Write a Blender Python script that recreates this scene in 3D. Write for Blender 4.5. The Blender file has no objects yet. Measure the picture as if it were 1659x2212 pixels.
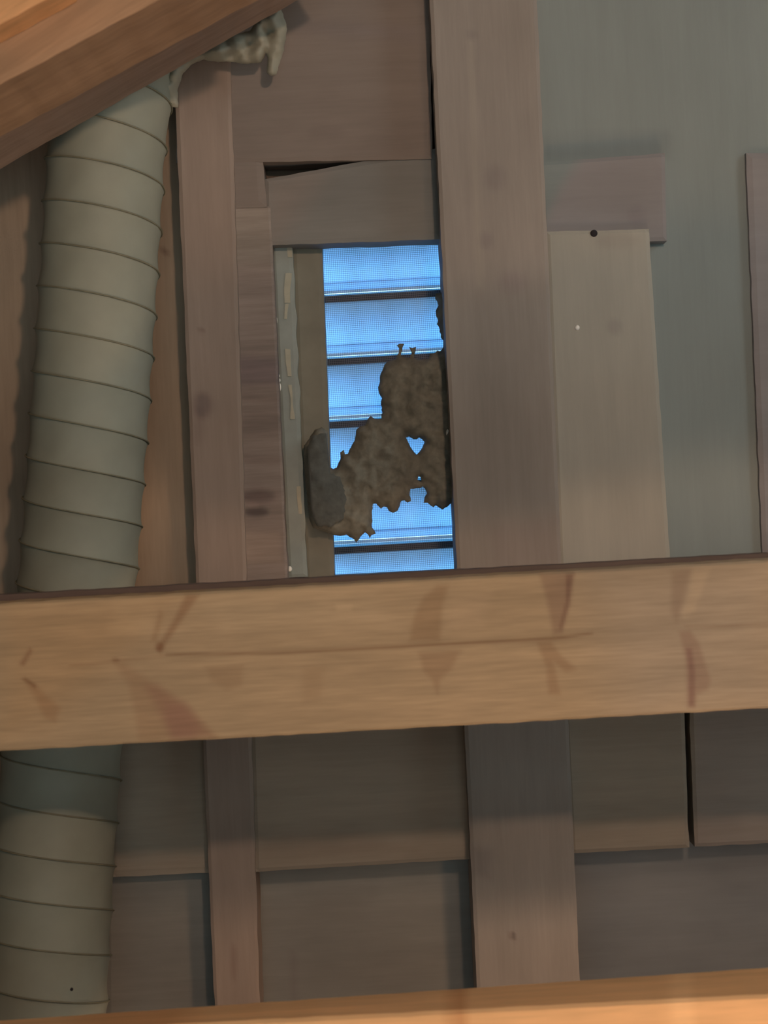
import bpy, bmesh, math, random
from mathutils import Vector, Matrix, noise
from mathutils.geometry import delaunay_2d_cdt
random.seed(7)
SC = bpy.context.scene
COL = SC.collection

# ---------------------------------------------------------------- camera
W, H, F, D = 1659.0, 2212.0, 3060.0, 1.2
ROLL = math.radians(3.2)
CR = Vector((math.cos(ROLL), 0, -math.sin(ROLL)))
CU = Vector((math.sin(ROLL), 0, math.cos(ROLL)))
CP = Vector((0, -D, 0))
cd = bpy.data.cameras.new('camera'); cam = bpy.data.objects.new('camera', cd); COL.objects.link(cam)
cd.sensor_fit = 'HORIZONTAL'; cd.sensor_width = 36; cd.lens = F / W * 36; cd.clip_start = 0.02
cam.matrix_world = Matrix(((CR.x, CU.x, 0, CP.x), (CR.y, CU.y, -1, CP.y), (CR.z, CU.z, 0, CP.z), (0, 0, 0, 1)))
cd.dof.use_dof = True; cd.dof.focus_distance = 1.19; cd.dof.aperture_fstop = 10.0
SC.camera = cam

# ---------------------------------------------------------------- sky, lamps, exposure
w = bpy.data.worlds.new('sky'); SC.world = w; w.use_nodes = True
wn = w.node_tree; wn.nodes.clear()
wo = wn.nodes.new('ShaderNodeOutputWorld'); wb = wn.nodes.new('ShaderNodeBackground')
tc = wn.nodes.new('ShaderNodeTexCoord'); sp = wn.nodes.new('ShaderNodeSeparateXYZ'); rp = wn.nodes.new('ShaderNodeValToRGB')
wn.links.new(tc.outputs['Generated'], sp.inputs[0])
mr = wn.nodes.new('ShaderNodeMapRange'); mr.inputs[1].default_value = -1; mr.inputs[2].default_value = 1
wn.links.new(sp.outputs[2], mr.inputs[0]); wn.links.new(mr.outputs[0], rp.inputs[0])
rp.color_ramp.elements[0].position = 0.50; rp.color_ramp.elements[0].color = (0.16, 0.26, 0.34, 1)
rp.color_ramp.elements[1].position = 0.62; rp.color_ramp.elements[1].color = (0.20, 0.50, 0.92, 1)
wn.links.new(rp.outputs[0], wb.inputs[0]); wb.inputs[1].default_value = 7.6
wn.links.new(wb.outputs[0], wo.inputs[0])

def lamp(name, kind, loc, energy, color, size, target=None, size_y=None):
    l = bpy.data.lights.new(name, kind); l.energy = energy; l.color = color
    if kind == 'AREA':
        l.size = size
        if size_y: l.shape = 'RECTANGLE'; l.size_y = size_y
    else: l.shadow_soft_size = size
    o = bpy.data.objects.new(name, l); COL.objects.link(o); o.location = loc
    if target is not None: o.rotation_euler = (Vector(target) - Vector(loc)).to_track_quat('-Z', 'Y').to_euler()
    return o
lamp('work_lamp', 'POINT', (0.25, -1.2, 0.42), 12.2, (1.0, 0.63, 0.41), 0.030)
lamp('rear_fill', 'AREA', (0.3, -2.7, 0.1), 7.2, (0.84, 1.0, 0.98), 1.4, (0.05, 0, 0), 1.4)  # added soft fill behind the camera; no window is built
lamp('side_fill', 'AREA', (1.5, -0.75, 0.75), 6.0, (0.88, 1.0, 0.98), 0.5, (0.25, 0, 0.25), 0.7)  # added cool fill, stands in for the haze at upper right
lamp('joist_fill', 'POINT', (0.30, -0.66, -0.58), 5.0, (1.0, 0.58, 0.32), 0.04)  # added lamp out of view to brighten the lower joist
lamp('low_fill', 'AREA', (-0.1, -1.25, -1.05), 3.0, (0.90, 1.0, 0.98), 0.9, (-0.1, 0, 0.4), 0.6)  # added fill from below to brighten the rafter undersides
SC.view_settings.view_transform = 'Standard'; SC.view_settings.look = 'None'
SC.view_settings.exposure = 0.0; SC.view_settings.gamma = 1.0; SC.view_settings.use_curve_mapping = False

# ---------------------------------------------------------------- helpers
def at(px, py, Y):
    d = Y + D
    return CP + Vector((0, d, 0)) + CR * ((px - W / 2) / F * d) + CU * ((H / 2 - py) / F * d)

def lin(c):
    return tuple(((v / 255) / 12.92 if v / 255 <= 0.04045 else ((v / 255 + 0.055) / 1.055) ** 2.4) for v in c)

def tag(o, label=None, cat=None, group=None, kind=None):
    if label: o['label'] = label
    if cat: o['category'] = cat
    if group: o['group'] = group
    if kind: o['kind'] = kind
    return o

def empty(name, loc):
    o = bpy.data.objects.new(name, None); COL.objects.link(o); o.location = loc; o.empty_display_size = 0.02
    return o

def link(name, bm, mat, parent=None, smooth=False):
    """world-space bmesh to ONE object whose origin is at the base of the shape"""
    bmesh.ops.recalc_face_normals(bm, faces=bm.faces)
    lo = Vector((min(v.co.x for v in bm.verts), min(v.co.y for v in bm.verts), min(v.co.z for v in bm.verts)))
    hi = Vector((max(v.co.x for v in bm.verts), max(v.co.y for v in bm.verts), max(v.co.z for v in bm.verts)))
    org = Vector(((lo.x + hi.x) / 2, (lo.y + hi.y) / 2, lo.z))
    for v in bm.verts: v.co -= org
    me = bpy.data.meshes.new(name); bm.to_mesh(me); bm.free()
    if smooth:
        for p in me.polygons: p.use_smooth = True
    me.materials.append(mat)
    o = bpy.data.objects.new(name, me); COL.objects.link(o)
    if parent is not None:
        o.parent = parent; o.location = org - parent.location - (parent.parent.location if parent.parent else Vector())
    else: o.location = org
    return o

def add_box(bm, lo, hi):
    vs = [bm.verts.new((x, y, z)) for x in (lo[0], hi[0]) for y in (lo[1], hi[1]) for z in (lo[2], hi[2])]
    for f in ((0, 1, 3, 2), (4, 6, 7, 5), (0, 4, 5, 1), (2, 3, 7, 6), (0, 2, 6, 4), (1, 5, 7, 3)):
        bm.faces.new([vs[i] for i in f])

def tube(bm, pts, rad, n=10):
    rings = []
    for i, p in enumerate(pts):
        t = (pts[min(i + 1, len(pts) - 1)] - pts[max(i - 1, 0)]).normalized()
        a = t.orthogonal() if i == 0 else (prev - t * prev.dot(t))
        a.normalize(); prev = a; b = t.cross(a)
        rings.append([bm.verts.new(p + (a * math.cos(2 * math.pi * k / n) + b * math.sin(2 * math.pi * k / n)) * rad) for k in range(n)])
    for r0, r1 in zip(rings, rings[1:]):
        for k in range(n): bm.faces.new((r0[k], r0[(k + 1) % n], r1[(k + 1) % n], r1[k]))
    bm.faces.new(rings[0]); bm.faces.new(rings[-1])

# ---------------------------------------------------------------- materials
def new_mat(name):
    m = bpy.data.materials.new(name); m.use_nodes = True
    nt = m.node_tree; nt.nodes.clear()
    out = nt.nodes.new('ShaderNodeOutputMaterial'); b = nt.nodes.new('ShaderNodeBsdfPrincipled')
    nt.links.new(b.outputs[0], out.inputs[0])
    return m, nt, b, out

def wood(name, base, grain=(1, 1, 1), ang=0.0, amt=0.22, rough=0.75, off=0.0, mottle=0.25, fine=1.0):
    """base: linear colour.  grain runs along local X after turning by ang (radians in the XZ plane)."""
    m, nt, b, out = new_mat(name); N = nt.nodes; L = nt.links
    tc = N.new('ShaderNodeTexCoord'); mp = N.new('ShaderNodeMapping'); mp.vector_type = 'POINT'
    rot = N.new('ShaderNodeVectorRotate'); rot.rotation_type = 'Y_AXIS'; rot.inputs['Angle'].default_value = ang
    L.new(tc.outputs['Object'], rot.inputs['Vector']); L.new(rot.outputs[0], mp.inputs[0])
    mp.inputs['Location'].default_value = (off, off * 1.7, off * .6)
    mp.inputs['Scale'].default_value = (6, 90, 90)
    n1 = N.new('ShaderNodeTexNoise'); n1.inputs['Scale'].default_value = 1.0; n1.inputs['Detail'].default_value = 5; n1.inputs['Roughness'].default_value = 0.6
    L.new(mp.outputs[0], n1.inputs['Vector'])
    mp2 = N.new('ShaderNodeMapping'); mp2.inputs['Scale'].default_value = (30, 420, 420); L.new(rot.outputs[0], mp2.inputs[0])
    n2 = N.new('ShaderNodeTexNoise'); n2.inputs['Scale'].default_value = 1.0; n2.inputs['Detail'].default_value = 3
    L.new(mp2.outputs[0], n2.inputs['Vector'])
    mp3 = N.new('ShaderNodeMapping'); mp3.inputs['Location'].default_value = (off * 3, 0, off); mp3.inputs['Scale'].default_value = (7, 14, 14); L.new(rot.outputs[0], mp3.inputs[0])
    n3 = N.new('ShaderNodeTexNoise'); n3.inputs['Scale'].default_value = 1.0; n3.inputs['Detail'].default_value = 4
    L.new(mp3.outputs[0], n3.inputs['Vector'])
    def mapr(src, lo, hi):
        r = N.new('ShaderNodeMapRange'); r.inputs[1].default_value = 0.3; r.inputs[2].default_value = 0.7
        r.inputs[3].default_value = lo; r.inputs[4].default_value = hi; L.new(src, r.inputs[0]); return r.outputs[0]
    def mul(a, c):
        q = N.new('ShaderNodeMath'); q.operation = 'MULTIPLY'; L.new(a, q.inputs[0]); L.new(c, q.inputs[1]); return q.outputs[0]
    v = mul(mul(mapr(n1.outputs[0], 1 - amt, 1 + amt), mapr(n2.outputs[0], 1 - amt * .5 * fine, 1 + amt * .5 * fine)), mapr(n3.outputs[0], 1 - mottle, 1 + mottle))
    at_ = N.new('ShaderNodeAttribute'); at_.attribute_name = 'pattern'
    mx = N.new('ShaderNodeVectorMath'); mx.operation = 'MULTIPLY'; L.new(at_.outputs['Color'], mx.inputs[0]); mx.inputs[1].default_value = base
    sc = N.new('ShaderNodeVectorMath'); sc.operation = 'SCALE'; L.new(mx.outputs[0], sc.inputs[0]); L.new(v, sc.inputs['Scale'])
    L.new(sc.outputs[0], b.inputs['Base Color'])
    b.inputs['Roughness'].default_value = rough; b.inputs['Specular IOR Level'].default_value = 0.25
    bp = N.new('ShaderNodeBump'); bp.inputs['Strength'].default_value = 0.25; bp.inputs['Distance'].default_value = 0.0008
    L.new(n1.outputs[0], bp.inputs['Height']); L.new(bp.outputs[0], b.inputs['Normal'])
    return m

def plain(name, col, rough=0.6, spec=0.3, nscale=60, namt=0.15, bump=0.0005, translucent=0.0, tcol=None):
    m, nt, b, out = new_mat(name); N = nt.nodes; L = nt.links
    tc = N.new('ShaderNodeTexCoord'); n = N.new('ShaderNodeTexNoise'); n.inputs['Scale'].default_value = nscale; n.inputs['Detail'].default_value = 4
    L.new(tc.outputs['Object'], n.inputs['Vector'])
    r = N.new('ShaderNodeMapRange'); r.inputs[1].default_value = .3; r.inputs[2].default_value = .7; r.inputs[3].default_value = 1 - namt; r.inputs[4].default_value = 1 + namt
    L.new(n.outputs[0], r.inputs[0])
    s = N.new('ShaderNodeVectorMath'); s.operation = 'SCALE'; s.inputs[0].default_value = col; L.new(r.outputs[0], s.inputs['Scale'])
    L.new(s.outputs[0], b.inputs['Base Color'])
    b.inputs['Roughness'].default_value = rough; b.inputs['Specular IOR Level'].default_value = spec
    if bump:
        bp = N.new('ShaderNodeBump'); bp.inputs['Strength'].default_value = .5; bp.inputs['Distance'].default_value = bump
        L.new(n.outputs[0], bp.inputs['Height']); L.new(bp.outputs[0], b.inputs['Normal'])
    if translucent:
        t = N.new('ShaderNodeBsdfTranslucent'); t.inputs[0].default_value = (*(tcol or col), 1)
        mx = N.new('ShaderNodeMixShader'); mx.inputs[0].default_value = translucent
        L.new(b.outputs[0], mx.inputs[1]); L.new(t.outputs[0], mx.inputs[2]); L.new(mx.outputs[0], out.inputs[0])
    return m

# ---------------------------------------------------------------- boards
def inside(p, poly):
    x, y = p; c = False; n = len(poly)
    for i in range(n):
        x1, y1 = poly[i]; x2, y2 = poly[i - 1]
        if (y1 > y) != (y2 > y) and x < (x2 - x1) * (y - y1) / (y2 - y1) + x1: c = not c
    return c

def edist(p, poly):
    x, y = p; best = 1e9
    for i in range(len(poly)):
        x1, y1 = poly[i]; x2, y2 = poly[i - 1]; dx, dy = x2 - x1, y2 - y1
        t = max(0, min(1, ((x - x1) * dx + (y - y1) * dy) / (dx * dx + dy * dy + 1e-9)))
        best = min(best, math.hypot(x - x1 - t * dx, y - y1 - t * dy))
    return best

def patchcol(p, patches):
    c = [1.0, 1.0, 1.0]
    for poly, soft, col in patches:
        xs = [q[0] for q in poly]; ys = [q[1] for q in poly]
        if not (min(xs) - soft < p[0] < max(xs) + soft and min(ys) - soft < p[1] < max(ys) + soft): continue
        d = edist(p, poly) * (1 if inside(p, poly) else -1)
        t = max(0, min(1, 0.5 + d / (2 * soft))); t = t * t * (3 - 2 * t)
        for k in range(3): c[k] *= 1 + (col[k] - 1) * t
    return c

def board(name, quad, Yf, thick, mat, label=None, cat='board', patches=(), step=14, wob=0.8, parent=None, kind=None, group=None, ease=0.0012):
    """quad: TL, TR, BR, BL of the front face; real timber, extruded straight back"""
    tl, tr, br, bl = [Vector(q) for q in quad]
    nx = max(2, int((tr - tl).length / step)); ny = max(2, int((bl - tl).length / step))
    bm = bmesh.new(); cl = bm.verts.layers.float_color.new('pattern'); g = []
    sd = Vector((random.random() * 50, random.random() * 50, 0))
    for j in range(ny + 1):
        row = []
        for i in range(nx + 1):
            u, v = i / nx, j / ny
            p = (tl * (1 - u) + tr * u) * (1 - v) + (bl * (1 - u) + br * u) * v
            if i in (0, nx): p.x += wob * noise.noise(sd + Vector((i, p.y / 40, 0))) * 2
            if j in (0, ny): p.y += wob * noise.noise(sd + Vector((p.x / 40, j, 3))) * 2
            q = at(p.x, p.y, Yf)
            if i in (0, nx) or j in (0, ny): q.y += ease                      # eased arris
            elif i in (1, nx - 1) or j in (1, ny - 1): pass
            vv = bm.verts.new(q); vv[cl] = (*patchcol((p.x, p.y), patches), 1); row.append(vv)
        g.append(row)
    for j in range(ny):
        for i in range(nx): bm.faces.new((g[j][i], g[j][i + 1], g[j + 1][i + 1], g[j + 1][i]))
    loop = g[0][:] + [g[j][nx] for j in range(1, ny + 1)] + g[ny][nx - 1::-1] + [g[j][0] for j in range(ny - 1, 0, -1)]
    back = []
    for v in loop:
        b = bm.verts.new((v.co.x, Yf + thick, v.co.z)); b[cl] = v[cl]; back.append(b)
    n = len(loop)
    for i in range(n): bm.faces.new((loop[i], loop[(i + 1) % n], back[(i + 1) % n], back[i]))
    bm.faces.new(back)
    o = link(name, bm, mat, parent)
    if parent is None: tag(o, label, cat, group, kind)
    return o

def slab(name, poly, holes, Yb, thick, mat, cell=7, rough=0.004, edge=10, parent=None, seed=0, fold=None, smooth=True, back=0.001):
    """ragged or crumpled mass with real thickness; bulges from its outline towards the room"""
    pts = [Vector(p) for p in poly]; edges = [(i, (i + 1) % len(poly)) for i in range(len(poly))]
    for h in holes:
        b = len(pts); pts += [Vector(p) for p in h]; edges += [(b + i, b + (i + 1) % len(h)) for i in range(len(h))]
    x0, x1 = min(p[0] for p in poly), max(p[0] for p in poly); y0, y1 = min(p[1] for p in poly), max(p[1] for p in poly)
    y = y0
    rnd = random.Random(seed)
    while y < y1:
        x = x0
        while x < x1:
            p = (x + rnd.uniform(-.3, .3) * cell, y + rnd.uniform(-.3, .3) * cell)
            if inside(p, poly) and edist(p, poly) > cell * .45 and all(not inside(p, h) and edist(p, h) > cell * .45 for h in holes): pts.append(Vector(p))
            x += cell
        y += cell
    V, E, FC, *_ = delaunay_2d_cdt(pts, edges, [], 0, 1e-4)
    bm = bmesh.new(); fr, bk = [], []
    def din(p): return min([edist(p, poly)] + [edist(p, h) for h in holes])
    for v in V:
        d = din(v); t = 1 - math.exp(-d / edge)
        nz = noise.noise(Vector((v.x / 26, v.y / 26, seed))) + .5 * noise.noise(Vector((v.x / 9, v.y / 9, seed + 5)))
        dep = t * (thick + rough * nz) + 0.0004
        if fold: dep += t * fold(v.x, v.y)
        fr.append(bm.verts.new(at(v.x, v.y, Yb - max(dep, .0003))))
        q = at(v.x, v.y, Yb); q.y = Yb + back; bk.append(bm.verts.new(q))
    ec = {}
    for f in FC:
        c = sum((V[i] for i in f), Vector((0, 0))) / len(f)
        if not inside(c, poly) or any(inside(c, h) for h in holes): continue
        bm.faces.new([fr[i] for i in f]); bm.faces.new([bk[i] for i in reversed(f)])
        for a, b in zip(f, list(f[1:]) + [f[0]]):
            k = (min(a, b), max(a, b)); ec[k] = ec.get(k, 0) + 1
    for (a, b), n in ec.items():
        if n == 1: bm.faces.new((fr[a], fr[b], bk[b], bk[a]))
    for v in [v for v in bm.verts if not v.link_faces]: bm.verts.remove(v)
    return link(name, bm, mat, parent, smooth)

# =============================================================== MATERIALS
VERT = math.pi / 2
m_stud = wood('stud_pine', (0.315, 0.258, 0.225), ang=VERT, amt=0.060, mottle=.10, off=1)
m_studR = wood('wide_post_pine', (0.315, 0.292, 0.272), ang=VERT, amt=0.060, mottle=.10, off=4)
m_sheath = wood('sheathing_brown', (0.37, 0.295, 0.225), ang=VERT, amt=0.072, mottle=.15, off=7)
m_upper = wood('upper_board_pine', (0.255, 0.220, 0.200), ang=0, amt=0.054, mottle=.12, off=2)
m_head = wood('header_grey', (0.232, 0.235, 0.228), ang=0, amt=0.048, mottle=.12, off=3)
m_trim = wood('trimmer_rough', (0.265, 0.222, 0.202), ang=0, amt=.16, mottle=.16, off=5, rough=.9)
m_grey = wood('haze_grey_sheathing', (0.272, 0.318, 0.318), ang=VERT, amt=0.030, mottle=.05, off=6)  # grey of the haze veil put into the board colour
m_tan = wood('tan_board', (0.395, 0.390, 0.350), ang=VERT, amt=0.036, mottle=.08, off=8)
m_red = wood('reddish_block', (0.290, 0.282, 0.295), ang=0, amt=0.036, mottle=.10, off=9)
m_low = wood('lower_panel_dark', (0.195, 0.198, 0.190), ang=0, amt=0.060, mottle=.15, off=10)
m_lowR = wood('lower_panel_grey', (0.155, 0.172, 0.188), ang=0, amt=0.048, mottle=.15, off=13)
m_block = wood('blocking_pine', (0.35, 0.30, 0.245), ang=0, amt=0.060, mottle=.12, off=11)
m_beam = wood('beam_pine', (0.435, 0.33, 0.21), ang=0, amt=.12, mottle=.08, off=12, fine=1.4)
m_beam2 = wood('joist_pine', (0.80, 0.50, 0.26), ang=0, amt=.10, mottle=.12, off=15)
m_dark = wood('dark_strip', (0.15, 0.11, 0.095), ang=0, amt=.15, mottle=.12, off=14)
RA = math.atan2(346, 565) + ROLL * 0
m_raft = wood('rafter_pine', (0.45, 0.29, 0.18), ang=RA, amt=.14, mottle=.12, off=17)
m_raft2 = wood('rafter_dark_pine', (0.34, 0.25, 0.20), ang=RA, amt=.14, mottle=.12, off=19)
m_raft0 = wood('rafter_face_pine', (0.80, 0.46, 0.23), ang=RA, amt=.14, mottle=.12, off=21)
m_shell = wood('attic_shell', (0.16, 0.12, 0.09), ang=0, amt=.15, mottle=.1, off=23)
m_duct = plain('duct_vinyl', (0.320, 0.345, 0.290), rough=.55, spec=.35, nscale=40, namt=.05, bump=.0003)
m_wire = plain('duct_wire_seam', (0.22, 0.215, 0.155), rough=.6, nscale=80)
m_wrap = plain('plastic_wrap', (0.33, 0.33, 0.27), rough=.5, spec=.4, nscale=50, namt=.12)
m_flange = plain('flange_grey', (0.30, 0.34, 0.32), rough=.5, spec=.4, nscale=60, namt=.08)
m_scr = plain('scraped_paint', (0.46, 0.45, 0.36), rough=.6, nscale=90, namt=.1)
m_frame = plain('frame_olive', (0.25, 0.24, 0.195), rough=.6, nscale=30, namt=.15)
m_nest = plain('nest_debris', (0.215, 0.212, 0.180), rough=.95, spec=.05, nscale=160, namt=.18, bump=.0012)
m_wad = plain('dark_stuffing', (0.125, 0.135, 0.130), rough=.95, spec=.05, nscale=120, namt=.2, bump=.001)
m_slat = plain('louver_vinyl', (0.75, 0.78, 0.8), rough=.4, nscale=25, namt=.03, bump=0, translucent=.8, tcol=(.66, .84, 1))
m_lip = plain('louver_lip_lit', (0.9, 0.9, 0.9), rough=.3, nscale=25, namt=.02, bump=0, translucent=.7, tcol=(.8, .8, .8))  # lip highlight put into a paler vinyl
m_lip_under = plain('louver_lip_shaded', (0.35, 0.42, 0.5), rough=.4, nscale=25, namt=.03, bump=0, translucent=.75, tcol=(.55, .78, .85))  # shaded lip underside put into a darker vinyl
m_gap = plain('slat_gap_dark', (0.05, 0.055, 0.075), rough=.5, bump=0)  # shade between slats put into a dark colour
m_screen = plain('screen_wire', (0.20, 0.22, 0.24), rough=.5, bump=0)
m_speck = plain('speck_white', (0.95, 0.95, 0.9), rough=.3, spec=.6, bump=0, namt=.03)  # white for the painted light leaks and the paint chip
m_nail = plain('nail_bright', (0.9, 0.9, 0.88), rough=.35, spec=.6, bump=0, namt=.03)
m_hole = plain('nail_dark', (0.03, 0.025, 0.03), rough=.8, bump=0)

# =============================================================== SETTING
# gable wall with the vent opening cut through it
vx0, vz1 = at(648, 500, .0).x, at(820, 490, .0).z
vx1, vz0 = at(1035, 1200, .0).x, at(820, 1275, .0).z
bm = bmesh.new(); cl = None
XL, XR, ZB, ZT, YB = -1.3, 1.6, -1.1, 1.25, -3.0
add_box(bm, (XL, 0, ZB), (vx0, .02, ZT)); add_box(bm, (vx1, 0, ZB), (XR, .02, ZT))
add_box(bm, (vx0, 0, ZB), (vx1, .02, vz0)); add_box(bm, (vx0, 0, vz1), (vx1, .02, ZT))
def shell(name, bm):
    c = bm.verts.layers.float_color.new('pattern')
    for v in bm.verts: v[c] = (1, 1, 1, 1)
    tag(link(name, bm, m_shell), kind='structure')
shell('wall_front', bm)
for nm, lo, hi in (('wall_left', (XL - .03, YB, ZB), (XL, .02, ZT)), ('wall_right', (XR, YB, ZB), (XR + .03, .02, ZT)),
                   ('wall_back', (XL, YB - .03, ZB), (XR, YB, ZT)), ('floor', (XL, YB, ZB - .03), (XR, .02, ZB)), ('ceiling', (XL, YB, ZT), (XR, .02, ZT + .03))):
    bm = bmesh.new(); add_box(bm, lo, hi); shell(nm, bm)

# =============================================================== GABLE WALL BOARDS
def ell(cx, cy, rx, ry, a=0, n=14):
    return [(cx + rx * math.cos(t) * math.cos(a) - ry * math.sin(t) * math.sin(a), cy + rx * math.cos(t) * math.sin(a) + ry * math.sin(t) * math.cos(a)) for t in [2 * math.pi * k / n for k in range(n)]]
K = (.62, .56, .58)
board('sheathing_board', [(-90, -90), (425, -90), (500, 2330), (-90, 2330)], -.006, .006, m_sheath,
      'brown sheathing board behind the white ribbed duct, left edge of the wall', patches=[(ell(128, 690, 6, 40), 5, (.8, .8, .8)), (ell(360, 545, 9, 5), 3, K)])
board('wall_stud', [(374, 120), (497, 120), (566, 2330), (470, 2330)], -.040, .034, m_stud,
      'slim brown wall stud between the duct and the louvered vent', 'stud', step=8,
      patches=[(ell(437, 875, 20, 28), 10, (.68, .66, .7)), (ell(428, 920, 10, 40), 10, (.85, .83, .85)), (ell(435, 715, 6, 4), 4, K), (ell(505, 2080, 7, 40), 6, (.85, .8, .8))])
board('gable_board', [(380, -90), (926, -90), (934, 343), (380, 352)], -.034, .028, m_upper,
      'wide dull brown board across the top above the vent header', step=8,
      patches=[(ell(705, 285, 40, 14), 12, (.93, .92, .93)), ([(640, 40), (900, 60), (900, 90), (640, 70)], 20, (.94, .95, 1))])
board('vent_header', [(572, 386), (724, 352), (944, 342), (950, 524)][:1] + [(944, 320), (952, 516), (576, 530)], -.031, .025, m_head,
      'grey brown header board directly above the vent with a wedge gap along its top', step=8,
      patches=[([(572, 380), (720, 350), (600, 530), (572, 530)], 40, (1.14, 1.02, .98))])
board('packing_block', [(492, 344), (568, 344), (576, 447), (492, 449)], -.0335, .027, m_upper,
      'small square packing block at the left end of the wedge gap', 'wood block')
board('trimmer_board', [(492, 447), (584, 444), (622, 1262), (528, 1268)], -.032, .026, m_trim,
      'rough trimmer board with a big knot left of the vent', step=5,
      patches=[(ell(556, 1072, 38, 16), 10, (.66, .62, .64)), (ell(554, 1106, 26, 10), 8, (.45, .45, .48)), (ell(548, 1094, 12, 6), 6, (1.3, 1.25, 1.25)),
               ([(512, 770), (600, 775), (606, 830), (514, 830)], 12, (.82, .8, .88)), ([(524, 1150), (604, 1150), (608, 1215), (527, 1218)], 7, (1.18, 1.15, 1.1)),
               ([(512, 920), (608, 905), (608, 925), (512, 940)], 7, (.88, .88, .88)), ([(490, 445), (586, 445), (590, 570), (494, 570)], 20, (1.08, 1.14, 1.12)),
               ([(515, 980), (608, 990), (608, 1005), (515, 1000)], 6, (.88, .86, .86)), ([(515, 850), (608, 860), (608, 870), (515, 865)], 6, (.9, .88, .88))])
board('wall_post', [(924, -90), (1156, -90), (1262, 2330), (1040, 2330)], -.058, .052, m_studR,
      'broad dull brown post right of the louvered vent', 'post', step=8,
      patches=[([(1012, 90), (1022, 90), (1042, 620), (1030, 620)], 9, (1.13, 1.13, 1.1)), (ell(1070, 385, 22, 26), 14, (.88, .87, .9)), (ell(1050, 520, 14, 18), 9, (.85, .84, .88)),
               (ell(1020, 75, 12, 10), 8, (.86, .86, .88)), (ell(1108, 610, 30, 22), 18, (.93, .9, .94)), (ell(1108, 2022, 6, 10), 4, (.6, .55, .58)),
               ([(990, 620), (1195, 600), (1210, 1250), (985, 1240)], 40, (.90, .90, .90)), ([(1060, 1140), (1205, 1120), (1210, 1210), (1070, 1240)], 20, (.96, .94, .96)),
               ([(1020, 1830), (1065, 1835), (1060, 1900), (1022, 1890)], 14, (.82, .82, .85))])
board('haze_grey_panel', [(1120, -90), (1760, -90), (1760, 1300), (1120, 1300)], -.008, .008, m_grey,
      'smooth wall panel toned haze grey, filling the upper right corner behind the tan board', 'panel', step=20,
      patches=[([(1162, 295), (1450, 280), (1450, 335), (1168, 350)], 14, (.90, .90, .92)), ([(1620, -90), (1760, -90), (1760, 500), (1640, 500)], 40, (1.06, 1.06, 1.06))])  # top right corner lightened further for the haze
board('reddish_block', [(1166, 350), (1436, 330), (1441, 520), (1176, 530)], -.022, .014, m_red,
      'short reddish brown block butted on top of the tan board', 'wood block', step=8,
      patches=[([(1160, 320), (1262, 330), (1215, 400), (1180, 470), (1160, 500)], 20, (.82, 1.0, .98)), (ell(1375, 465, 20, 22), 10, (.92, .9, .92))])
board('tan_board', [(1180, 500), (1402, 494), (1454, 1300), (1212, 1300)], -.030, .022, m_tan,
      'flat tan vertical board with a nail head, right of the broad post', step=8,
      patches=[(ell(1328, 706, 16, 18), 8, (.88, .86, .88)), (ell(1330, 520, 50, 16), 12, (.92, .9, .9))])
board('edge_board', [(1612, 330), (1760, 330), (1760, 1300), (1652, 1300)], -.014, .006, m_red,
      'dull reddish board cut off by the right edge of the photo', step=12)
# below the beam
board('blocking_board', [(236, 1500), (445, 1490), (458, 1886), (236, 1895)], -.024, .018, m_block,
      'short lit blocking board left of the slim stud under the beam', patches=())
board('blocking_board', [(540, 1480), (1010, 1460), (1022, 1856), (552, 1884)], -.036, .030, m_block,
      'long blocking board between the two studs under the beam', step=8, patches=[([(555, 1800), (760, 1790), (900, 1840), (560, 1860)], 20, (.9, .88, .88))])
board('blocking_board', [(1215, 1440), (1474, 1430), (1489, 1832), (1236, 1844)], -.036, .030, m_block,
      'blocking board just right of the broad post under the beam', step=8)
board('blocking_board', [(1486, 1430), (1780, 1410), (1780, 1816), (1501, 1830)], -.034, .028, m_block,
      'last blocking board at the right edge of the photo under the beam', step=8, patches=[([(1500, 1500), (1780, 1500), (1780, 1900), (1500, 1900)], 10, (.92, .92, 1))])
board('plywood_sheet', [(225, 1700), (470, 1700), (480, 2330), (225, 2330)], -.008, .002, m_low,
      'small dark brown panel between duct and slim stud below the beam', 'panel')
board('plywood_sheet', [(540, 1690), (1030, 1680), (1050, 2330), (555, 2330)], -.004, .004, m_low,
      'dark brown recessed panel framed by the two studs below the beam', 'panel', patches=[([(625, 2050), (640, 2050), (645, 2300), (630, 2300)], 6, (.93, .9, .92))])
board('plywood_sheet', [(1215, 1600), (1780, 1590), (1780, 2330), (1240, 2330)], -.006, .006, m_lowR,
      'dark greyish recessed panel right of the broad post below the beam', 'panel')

# nails
def dot(name, px, py, Y, rx, rz, mat, label, cat, parent=None):
    bm = bmesh.new(); c = at(px, py, Y)
    bmesh.ops.create_uvsphere(bm, u_segments=12, v_segments=8, radius=1)
    for v in bm.verts: v.co = Vector((v.co.x * rx, v.co.y * .0012, v.co.z * rz)) + c
    o = link(name, bm, mat, parent, True)
    if parent is None: tag(o, label, cat)
    return o
dot('nail_head', 1247, 708, -.0302, .0020, .0022, m_nail, 'tiny bright nail head in the middle of the tan board', 'nail')
dot('nail_head', 1283, 504, -.0302, .0030, .0030, m_hole, 'dark nail head at the top end of the tan board', 'nail')

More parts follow.
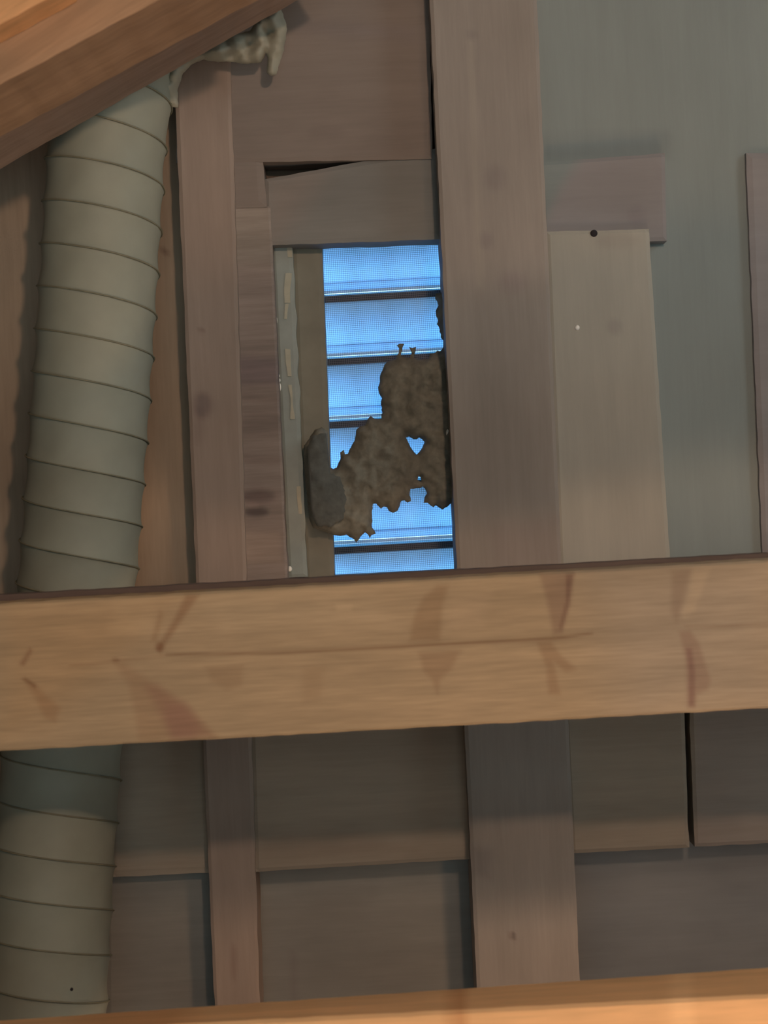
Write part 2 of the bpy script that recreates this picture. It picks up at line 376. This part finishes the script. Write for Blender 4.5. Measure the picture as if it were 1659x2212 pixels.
# =============================================================== GABLE VENT
vent = empty('louvered_vent', at(850, 1255, .02))
tag(vent, 'louvered gable vent glowing blue with daylight, half blocked by a ragged nest', 'vent')
board('outer_flange', [(585, 526), (632, 524), (664, 1246), (622, 1250)], -.016, .016, m_flange, parent=vent, step=8, wob=1.5)
board('inner_frame', [(628, 500), (694, 500), (724, 1275), (660, 1275)], -.008, .020, m_frame, parent=vent, step=10, wob=.4,
      patches=[([(634, 500), (650, 500), (690, 1275), (664, 1275)], 8, (1.08, 1.12, 1.1)), (ell(666, 809, 14, 2), 3, (.5, .5, .5))])
board('frame_sill', [(660, 1247), (1010, 1230), (1010, 1330), (660, 1330)], -.006, .03, m_frame, parent=vent, step=10, wob=.3)
for (x0, y0, x1, y1, hw) in ((624, 533, 627, 555, 4.5), (622, 590, 620, 655, 6.5), (621, 655, 617, 690, 4), (621, 755, 625, 812, 5), (627, 830, 632, 905, 3), (645, 1050, 648, 1110, 4)):
    q = [(x0 - hw, y0), (x0 + hw, y0), (x1 + hw, y1), (x1 - hw, y1)]
    o = board('scraped_streak', q, -.0168, .0008, m_scr, parent=vent, step=8, wob=1.6, ease=0)
for (px, py, rx, rz) in ((592, 667, .0013, .0022), (595, 692, .0016, .0042), (595, 706, .0014, .0022), (601, 812, .0015, .0018), (602, 822, .0016, .0020), (604, 836, .0014, .0034), (626, 1229, .0019, .0024)):
    dot('leak_speck', px, py, -.0162, rx, rz, m_speck, None, None, vent)  # white specks drawn for light leaking along the flange
# slats: folded vinyl profile, one pitch = 136 px at their distance
YS = .022
s_l, s_r = at(670, 900, YS).x, at(1030, 900, YS).x
def zrow(py): return at(830, py, YS).z
pitch = zrow(500) - zrow(636)
rows = [645 - 5 - 136 + 136 * k for k in range(0, 6)]   # rows of the dark gap bars at the middle of the opening
prof = [(.000, .000), (.003, -.006), (.0065, -.014), (.009, -.022), (.0105, -.030), (.0110, -.0355), (.0070, -.0365), (.0070, -.0430)]
for k, py in enumerate(rows):
    z = zrow(py + 7)
    def strip(pts, th):
        bm = bmesh.new(); ring = []
        out = [(y, zz) for y, zz in pts] + [(y + th, zz) for y, zz in reversed(pts)]
        a = [bm.verts.new((s_l, YS + y, z + zz)) for y, zz in out]; b = [bm.verts.new((s_r, YS + y, z + zz)) for y, zz in out]
        n = len(out)
        for i in range(n): bm.faces.new((a[i], a[(i + 1) % n], b[(i + 1) % n], b[i]))
        bm.faces.new(a); bm.faces.new(b[::-1]); return bm
    sl = link('louver_slat', strip(prof, .0012), m_slat, vent)
    link('lip', strip([(.0055, -.0434), (.0025, -.0440), (.0025, -.0462)], .0010), m_lip, sl)
    link('lip_underside', strip([(.0050, -.0464), (.0050, -.0498)], .0022), m_lip_under, sl)
    bm = bmesh.new(); add_box(bm, (s_l, YS - .001, z), (s_r, YS + .060, z + .0056))
    link('slat_gap_shade', bm, m_gap, vent)  # dark bar added for the shade between slats; its depth darkens slat tops
# insect screen: real wires
bm = bmesh.new(); t = .00011
zt, zb = at(830, 495, .004).z, at(830, 1270, .004).z; xl, xr = at(690, 900, .004).x, at(1030, 900, .004).x
x = xl
while x < xr: add_box(bm, (x - t, .004, zb), (x + t, .0043, zt)); x += .0016
z = zb
while z < zt: add_box(bm, (xl, .0043, z - t), (xr, .0046, z + t)); z += .0016
o = link('insect_screen', bm, m_screen, vent); o['kind'] = 'stuff'

# =============================================================== NEST
outline = [(854, 776), (862, 760), (862, 752), (857, 746), (864, 742), (873, 743), (869, 752), (867, 770), (885, 773), (889, 762), (883, 749), (890, 752), (899, 749),
 (896, 763), (894, 774), (912, 776), (925, 775), (929, 764), (936, 763), (945, 757), (950, 759), (957, 750), (959, 736), (952, 728), (950, 712), (944, 700), (946, 692), (942, 682), (941, 672), (947, 660), (945, 652), (940, 644), (941, 634), (960, 628), (990, 628),
 (1006, 1092), (976, 1086), (966, 1095), (956, 1101), (948, 1096), (941, 1091), (937, 1096), (930, 1092), (924, 1086), (915, 1086), (917, 1074), (922, 1066), (919, 1057), (914, 1051), (900, 1054), (887, 1056), (885, 1070), (888, 1082), (880, 1086), (874, 1081),
 (867, 1082), (864, 1092), (859, 1103), (849, 1108), (840, 1104), (836, 1096), (829, 1094), (823, 1099), (816, 1092), (812, 1087), (806, 1088), (803, 1108), (804, 1140), (812, 1153), (802, 1156), (799, 1163), (795, 1155), (789, 1150), (782, 1156), (776, 1165), (769, 1172), (762, 1163), (755, 1160), (749, 1155),
 (735, 1158), (721, 1156), (700, 1148), (688, 1144), (676, 1140), (668, 1120), (664, 1080), (659, 1030), (656, 985), (657, 962), (668, 948), (680, 928), (694, 922), (708, 932), (711, 1008), (720, 1013), (727, 1010), (731, 1000), (736, 990), (735, 977), (743, 971), (745, 981), (752, 980), (756, 969),
 (764, 955), (767, 945), (769, 930), (779, 921), (789, 918), (794, 906), (801, 898), (808, 904), (817, 905), (824, 904), (826, 892), (823, 874), (825, 860), (819, 850), (817, 836), (821, 824), (822, 808), (828, 795), (834, 784), (842, 779)]
def ragged(poly, amp, seed):
    r = random.Random(seed); out = []
    for i, p in enumerate(poly):
        q = poly[(i + 1) % len(poly)]; out.append(p); L = math.hypot(q[0] - p[0], q[1] - p[1])
        if 8 < L < 60:
            n = int(L / 5)
            for k in range(1, n):
                t = k / n; out.append((p[0] + (q[0] - p[0]) * t + r.uniform(-amp, amp), p[1] + (q[1] - p[1]) * t + r.uniform(-amp, amp)))
    return out
heart = [(877, 945), (884, 943), (894, 949), (900, 949), (905, 945), (911, 948), (917, 955), (911, 969), (905, 977), (900, 982), (894, 976), (887, 966)]
small = [(904, 1028), (908, 1030), (911, 1040), (907, 1040), (902, 1036)]
o = slab('nest_debris', ragged(outline, 1.3, 3), [heart, small], -.0185, .012, m_nest, cell=7, rough=.008, edge=14, seed=11)
tag(o, 'ragged dark brown nest debris stuck across the blue vent louvers, with a heart shaped hole', 'nest')
slab('matted_clump', ragged([(664, 972), (676, 940), (704, 936), (712, 1020), (735, 1030), (748, 1075), (742, 1120), (715, 1138), (684, 1136), (672, 1100)], 2.0, 8), [], -.0330, .0035, m_wad, cell=7, rough=.003, edge=26, parent=o, seed=4, back=.010)
dot('paint_chip', 967, 936, -.0330, .0013, .0034, m_speck, 'tiny white paint chip on the nest beside the broad post', 'paint chip')

# =============================================================== DUCT
duct = empty('flexible_duct', at(110, 2230, -.062))
tag(duct, 'white ribbed flexible vent hose rising along the left side of the wall', 'duct')
keys = [(252, -60), (250, 100), (240, 240), (232, 300), (222, 460), (211, 640), (194, 900), (168, 1250), (140, 1560), (118, 1850), (98, 2200), (90, 2400)]
YD = -.064; R0 = .0478; PIT = .03385
def cr(p0, p1, p2, p3, t): return .5 * ((2 * p1) + (-p0 + p2) * t + (2 * p0 - 5 * p1 + 4 * p2 - p3) * t * t + (-p0 + 3 * p1 - 3 * p2 + p3) * t ** 3)
kp = [at(x, y, YD - .045 * max(0, min(1, (y - 1300) / 900)) ** 1.3) for x, y in keys]
path = []
for i in range(len(kp) - 1):
    a, b, c, d = kp[max(i - 1, 0)], kp[i], kp[i + 1], kp[min(i + 2, len(kp) - 1)]
    for k in range(24): path.append(cr(a, b, c, d, k / 24))
path.append(kp[-1])
S = [0]
for a, b in zip(path, path[1:]): S.append(S[-1] + (b - a).length)
def at_s(s):
    s = max(0, min(S[-1] - 1e-6, s))
    lo, hi = 0, len(S) - 1
    while hi - lo > 1:
        m = (lo + hi) // 2
        if S[m] <= s: lo = m
        else: hi = m
    f = (s - S[lo]) / (S[hi] - S[lo]); return path[lo].lerp(path[hi], f), (path[hi] - path[lo]).normalized()
def s_of(pxy):
    best = min(range(len(path)), key=lambda i: abs(path[i].z - at(*pxy, YD).z)); return S[best]
S0 = s_of((211, 650)) % PIT                     # seam passes the front middle here
def dframe(s):
    p, t = at_s(s)
    t = (at_s(s + .012)[0] - at_s(s - .012)[0]).normalized()
    front = Vector((0, -1, 0)); front = (front - t * front.dot(t)).normalized(); side = t.cross(front)
    return p, t, front, side      # front points at the room
def dpt(s, th, r):
    p, t, f, sd = dframe(s); return p + (f * math.cos(th) + sd * math.sin(th)) * r
HAND = -1
bm = bmesh.new(); NT = 64; ns = int(S[-1] / (PIT / 14)); rings = []
for i in range(ns + 1):
    s = S[-1] * i / ns; p, t, f, sd = dframe(s); ring = []
    for k in range(NT):
        th = 2 * math.pi * k / NT
        ph = (s - S0) / PIT - HAND * (th if th < math.pi else th - 2 * math.pi) / (2 * math.pi)
        fr_ = ph - math.floor(ph)
        sag = (math.sin(math.pi * fr_)) ** .6
        wr = noise.noise(Vector((s * 60, math.cos(th) * 2, math.sin(th) * 2)))
        r = R0 - .0022 * sag + .0006 * wr
        ring.append(bm.verts.new(p + (f * math.cos(th) + sd * math.sin(th)) * r))
    rings.append(ring)
for a, b in zip(rings, rings[1:]):
    for k in range(NT): bm.faces.new((a[k], a[(k + 1) % NT], b[(k + 1) % NT], b[k]))
link('hose_skin', bm, m_duct, duct, True)
bm = bmesh.new(); pts = []; tt = -1.0
turns = S[-1] / PIT; n = int(turns * 40)
for i in range(n):
    u = -i / 40.0                    # turns
    th = 2 * math.pi * u
    s = S0 + PIT * (HAND * u)
    if s < 0 or s > S[-1]: continue
    pts.append(dpt(s, th, R0 + .0002))
tube(bm, pts, .0007, 6)
link('spiral_wire', bm, m_wire, duct, True)
dot('speck', 155, 2137, YD - .043 - R0 + .002, .0012, .0012, m_hole, None, None, duct)

# =============================================================== PLASTIC WRAP
def folds(x, y): return .004 * math.sin((x * .9 + y * 1.3) / 17) + .003 * math.sin((x * 1.1 - y * .4) / 9)
wr = slab('plastic_wrap', ragged([(250, 215), (300, 178), (350, 150), (400, 118), (440, 98), (468, 84), (500, 76), (540, 66), (560, 36), (590, 22), (602, 8), (612, 30), (620, 62), (616, 88), (612, 112),
      (606, 128), (597, 160), (586, 164), (576, 156), (578, 128), (574, 112), (564, 134), (530, 138), (500, 133), (470, 134), (440, 128), (412, 140), (395, 158), (384, 190), (384, 232), (320, 225)], 1.2, 5), [], -.060, .010, m_wrap, cell=6, rough=.006, edge=14, seed=21, fold=folds)
tag(wr, 'crumpled grey plastic wrap bunched under the rafter at the top of the duct', 'plastic wrap')

# =============================================================== RAFTERS
def off(p, q, d): # push segment p-q up-left by d px to make the far edge
    dx, dy = q[0] - p[0], q[1] - p[1]; L = math.hypot(dx, dy); return (p[0] + dy / L * d, p[1] - dx / L * d), (q[0] + dy / L * d, q[1] - dx / L * d)
def raft(name, a, b, wd, Yf, th, mat, label, cat='rafter', patches=()):
    # a,b : lower edge, left and right end
    dx, dy = b[0] - a[0], b[1] - a[1]; e = .25
    a2 = (a[0] - dx * e, a[1] - dy * e); b2 = (b[0] + dx * .6, b[1] + dy * .6)
    L = math.hypot(dx, dy); n_ = (dy / L, -dx / L)
    ta = (a2[0] + n_[0] * wd, a2[1] + n_[1] * wd); tb = (b2[0] + n_[0] * wd, b2[1] + n_[1] * wd)
    return board(name, [ta, tb, b2, a2], Yf, th, mat, label, cat, patches=patches, step=14, wob=1.2)
raft('rafter', (0, 262), (440, 12), 300, -.200, .085, m_raft2, 'sloping dark brown rafter nearest the duct in the upper left corner')
raft('rafter', (0, 181), (340, 0), 300, -.285, .084, m_raft, 'sloping reddish brown rafter board in the upper left, middle of three')
raft('rafter', (0, 50), (93, 0), 300, -.312, .026, m_raft0, 'bright orange board across the extreme upper left corner')

# =============================================================== CROSS BEAMS
kn = (.76, .66, .62); kl = (.86, .80, .76)
beam_patches = [
 # pith crack along the middle
 ([(360, 1412), (600, 1408), (900, 1392), (1200, 1376), (1280, 1366), (1280, 1369), (1200, 1382), (900, 1397), (600, 1413), (360, 1416)], 4, (.62, .52, .48)),
 ([(150, 1436), (250, 1426), (360, 1414), (360, 1417), (250, 1430), (150, 1440)], 4, (.86, .80, .78)),
 ([(1480, 1352), (1659, 1349), (1659, 1352), (1480, 1355)], 3, (.84, .78, .76)),
 # spike knots above the line
 ([(338, 1402), (346, 1408), (392, 1340), (430, 1285), (402, 1285), (375, 1340)], 7, (.76, .66, .62)), (ell(345, 1398, 9, 11), 5, (.72, .6, .55)),
 ([(326, 1385), (345, 1320), (352, 1325), (338, 1385)], 7, kl),
 ([(42, 1436), (52, 1438), (70, 1405), (64, 1400)], 5, (.72, .6, .58)), (ell(250, 1426, 8, 4), 4, (.7, .6, .55)),
 ([(885, 1385), (895, 1330), (915, 1290), (945, 1265), (968, 1265), (955, 1310), (950, 1385)], 8, (.84, .78, .74)),
 ([(1165, 1240), (1240, 1236), (1232, 1300), (1213, 1368), (1196, 1372), (1188, 1330), (1180, 1290)], 8, (.78, .72, .74)), ([(1222, 1240), (1240, 1238), (1230, 1305), (1213, 1366), (1208, 1355), (1222, 1300)], 4, (.72, .64, .66)),
 ([(1452, 1235), (1492, 1230), (1470, 1320), (1462, 1345), (1450, 1320)], 9, (.84, .80, .80)), ([(1495, 1232), (1535, 1228), (1500, 1320), (1478, 1335), (1470, 1322), (1488, 1280)], 8, (1.14, 1.13, 1.10)),
 # spike knots below the line
 ([(248, 1432), (268, 1432), (330, 1475), (400, 1520), (468, 1592), (300, 1602), (292, 1540), (278, 1480)], 12, (.90, .84, .82)),
 ([(312, 1480), (340, 1480), (410, 1530), (462, 1592), (372, 1598), (350, 1550)], 14, (.88, .80, .84)), ([(360, 1520), (400, 1520), (430, 1565), (420, 1594), (375, 1597), (356, 1550)], 16, (.94, .88, .94)),
 ([(46, 1466), (56, 1464), (80, 1480), (74, 1486)], 4, (.66, .56, .52)), ([(56, 1475), (76, 1480), (130, 1530), (118, 1560), (96, 1550), (78, 1510)], 9, (.88, .80, .76)),
 ([(445, 1440), (525, 1438), (522, 1480), (490, 1490), (455, 1470)], 10, (.90, .86, .84)),
 ([(655, 1440), (700, 1440), (690, 1510), (655, 1520)], 14, (.93, .90, .88)),
 ([(905, 1410), (995, 1405), (975, 1445), (950, 1470), (945, 1500), (935, 1470), (915, 1450)], 8, (.84, .78, .76)),
 ([(1160, 1388), (1190, 1386), (1215, 1420), (1245, 1445), (1222, 1452), (1196, 1430), (1210, 1500), (1185, 1500), (1180, 1440)], 7, (.84, .77, .74)),
 ([(1468, 1365), (1490, 1362), (1510, 1390), (1535, 1470), (1528, 1490), (1505, 1500), (1500, 1530), (1485, 1530), (1482, 1430)], 7, (.85, .77, .78)), ([(1482, 1400), (1494, 1400), (1501, 1450), (1500, 1525), (1488, 1525), (1488, 1450)], 5, (.76, .66, .70)),
 # paler flecks
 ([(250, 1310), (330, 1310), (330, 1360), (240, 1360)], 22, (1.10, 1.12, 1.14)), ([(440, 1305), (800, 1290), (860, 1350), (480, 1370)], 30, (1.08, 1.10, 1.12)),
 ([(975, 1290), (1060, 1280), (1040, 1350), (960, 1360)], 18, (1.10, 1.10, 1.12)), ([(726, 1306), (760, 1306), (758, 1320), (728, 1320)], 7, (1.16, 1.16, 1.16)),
 ([(0, 1290), (400, 1280), (100, 1560), (0, 1600)], 60, (1.03, .96, .88)), ([(1250, 1200), (1700, 1180), (1700, 1560), (1350, 1580)], 120, (.93, 1.0, 1.16))]  # warmer left end; right end greyed with the haze veil
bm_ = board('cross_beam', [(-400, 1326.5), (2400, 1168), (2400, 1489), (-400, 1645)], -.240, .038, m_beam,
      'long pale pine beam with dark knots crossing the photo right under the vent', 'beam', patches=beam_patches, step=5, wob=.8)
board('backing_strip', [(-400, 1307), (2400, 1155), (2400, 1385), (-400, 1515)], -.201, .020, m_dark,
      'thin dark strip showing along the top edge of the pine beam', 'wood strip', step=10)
# lower joist with its top face in view
def joist():
    Yf, Yb = -.330, -.255
    bm = bmesh.new(); cl = bm.verts.layers.float_color.new('pattern'); n = 120
    A = []
    for i in range(n + 1):
        u = -.17 + 1.52 * i / n; x = -90 + 1840 * u
        wb_ = noise.noise(Vector((x / 60, 9, 0)))
        zf = at(x, 2238 - 93 * u + wb_, Yf); zb = at(x, 2211 - 127 * u + wb_, Yb)
        e = .002
        c = patchcol((x, 2190), [([(980, 2100), (1010, 2100), (1000, 2300), (960, 2300)], 10, (.8, .7, .65)), ([(1440, 2100), (1500, 2100), (1490, 2300), (1450, 2300)], 15, (1.12, 1.16, 1.2)), ([(180, 2100), (420, 2100), (400, 2300), (150, 2300)], 60, (.86, .78, .72))])
        row = [zb + Vector((0, 0, -.09)), zb, zf + Vector((0, e, 0)), zf + Vector((0, 0, -e)), zf + Vector((0, 0, -.045)), zf + Vector((0, 0, -.089)), zf + Vector((0, .07, -.089))]
        vs = []
        for q in row:
            v = bm.verts.new(q); v[cl] = (*c, 1); vs.append(v)
        A.append(vs)
    m = len(A[0])
    for a, b in zip(A, A[1:]):
        for k in range(m): bm.faces.new((a[k], a[(k + 1) % m], b[(k + 1) % m], b[k]))
    bm.faces.new(A[0]); bm.faces.new(A[-1])
    return tag(link('lower_joist', bm, m_beam2), 'bright orange pine joist running along the bottom edge of the photo', 'joist')
joist()
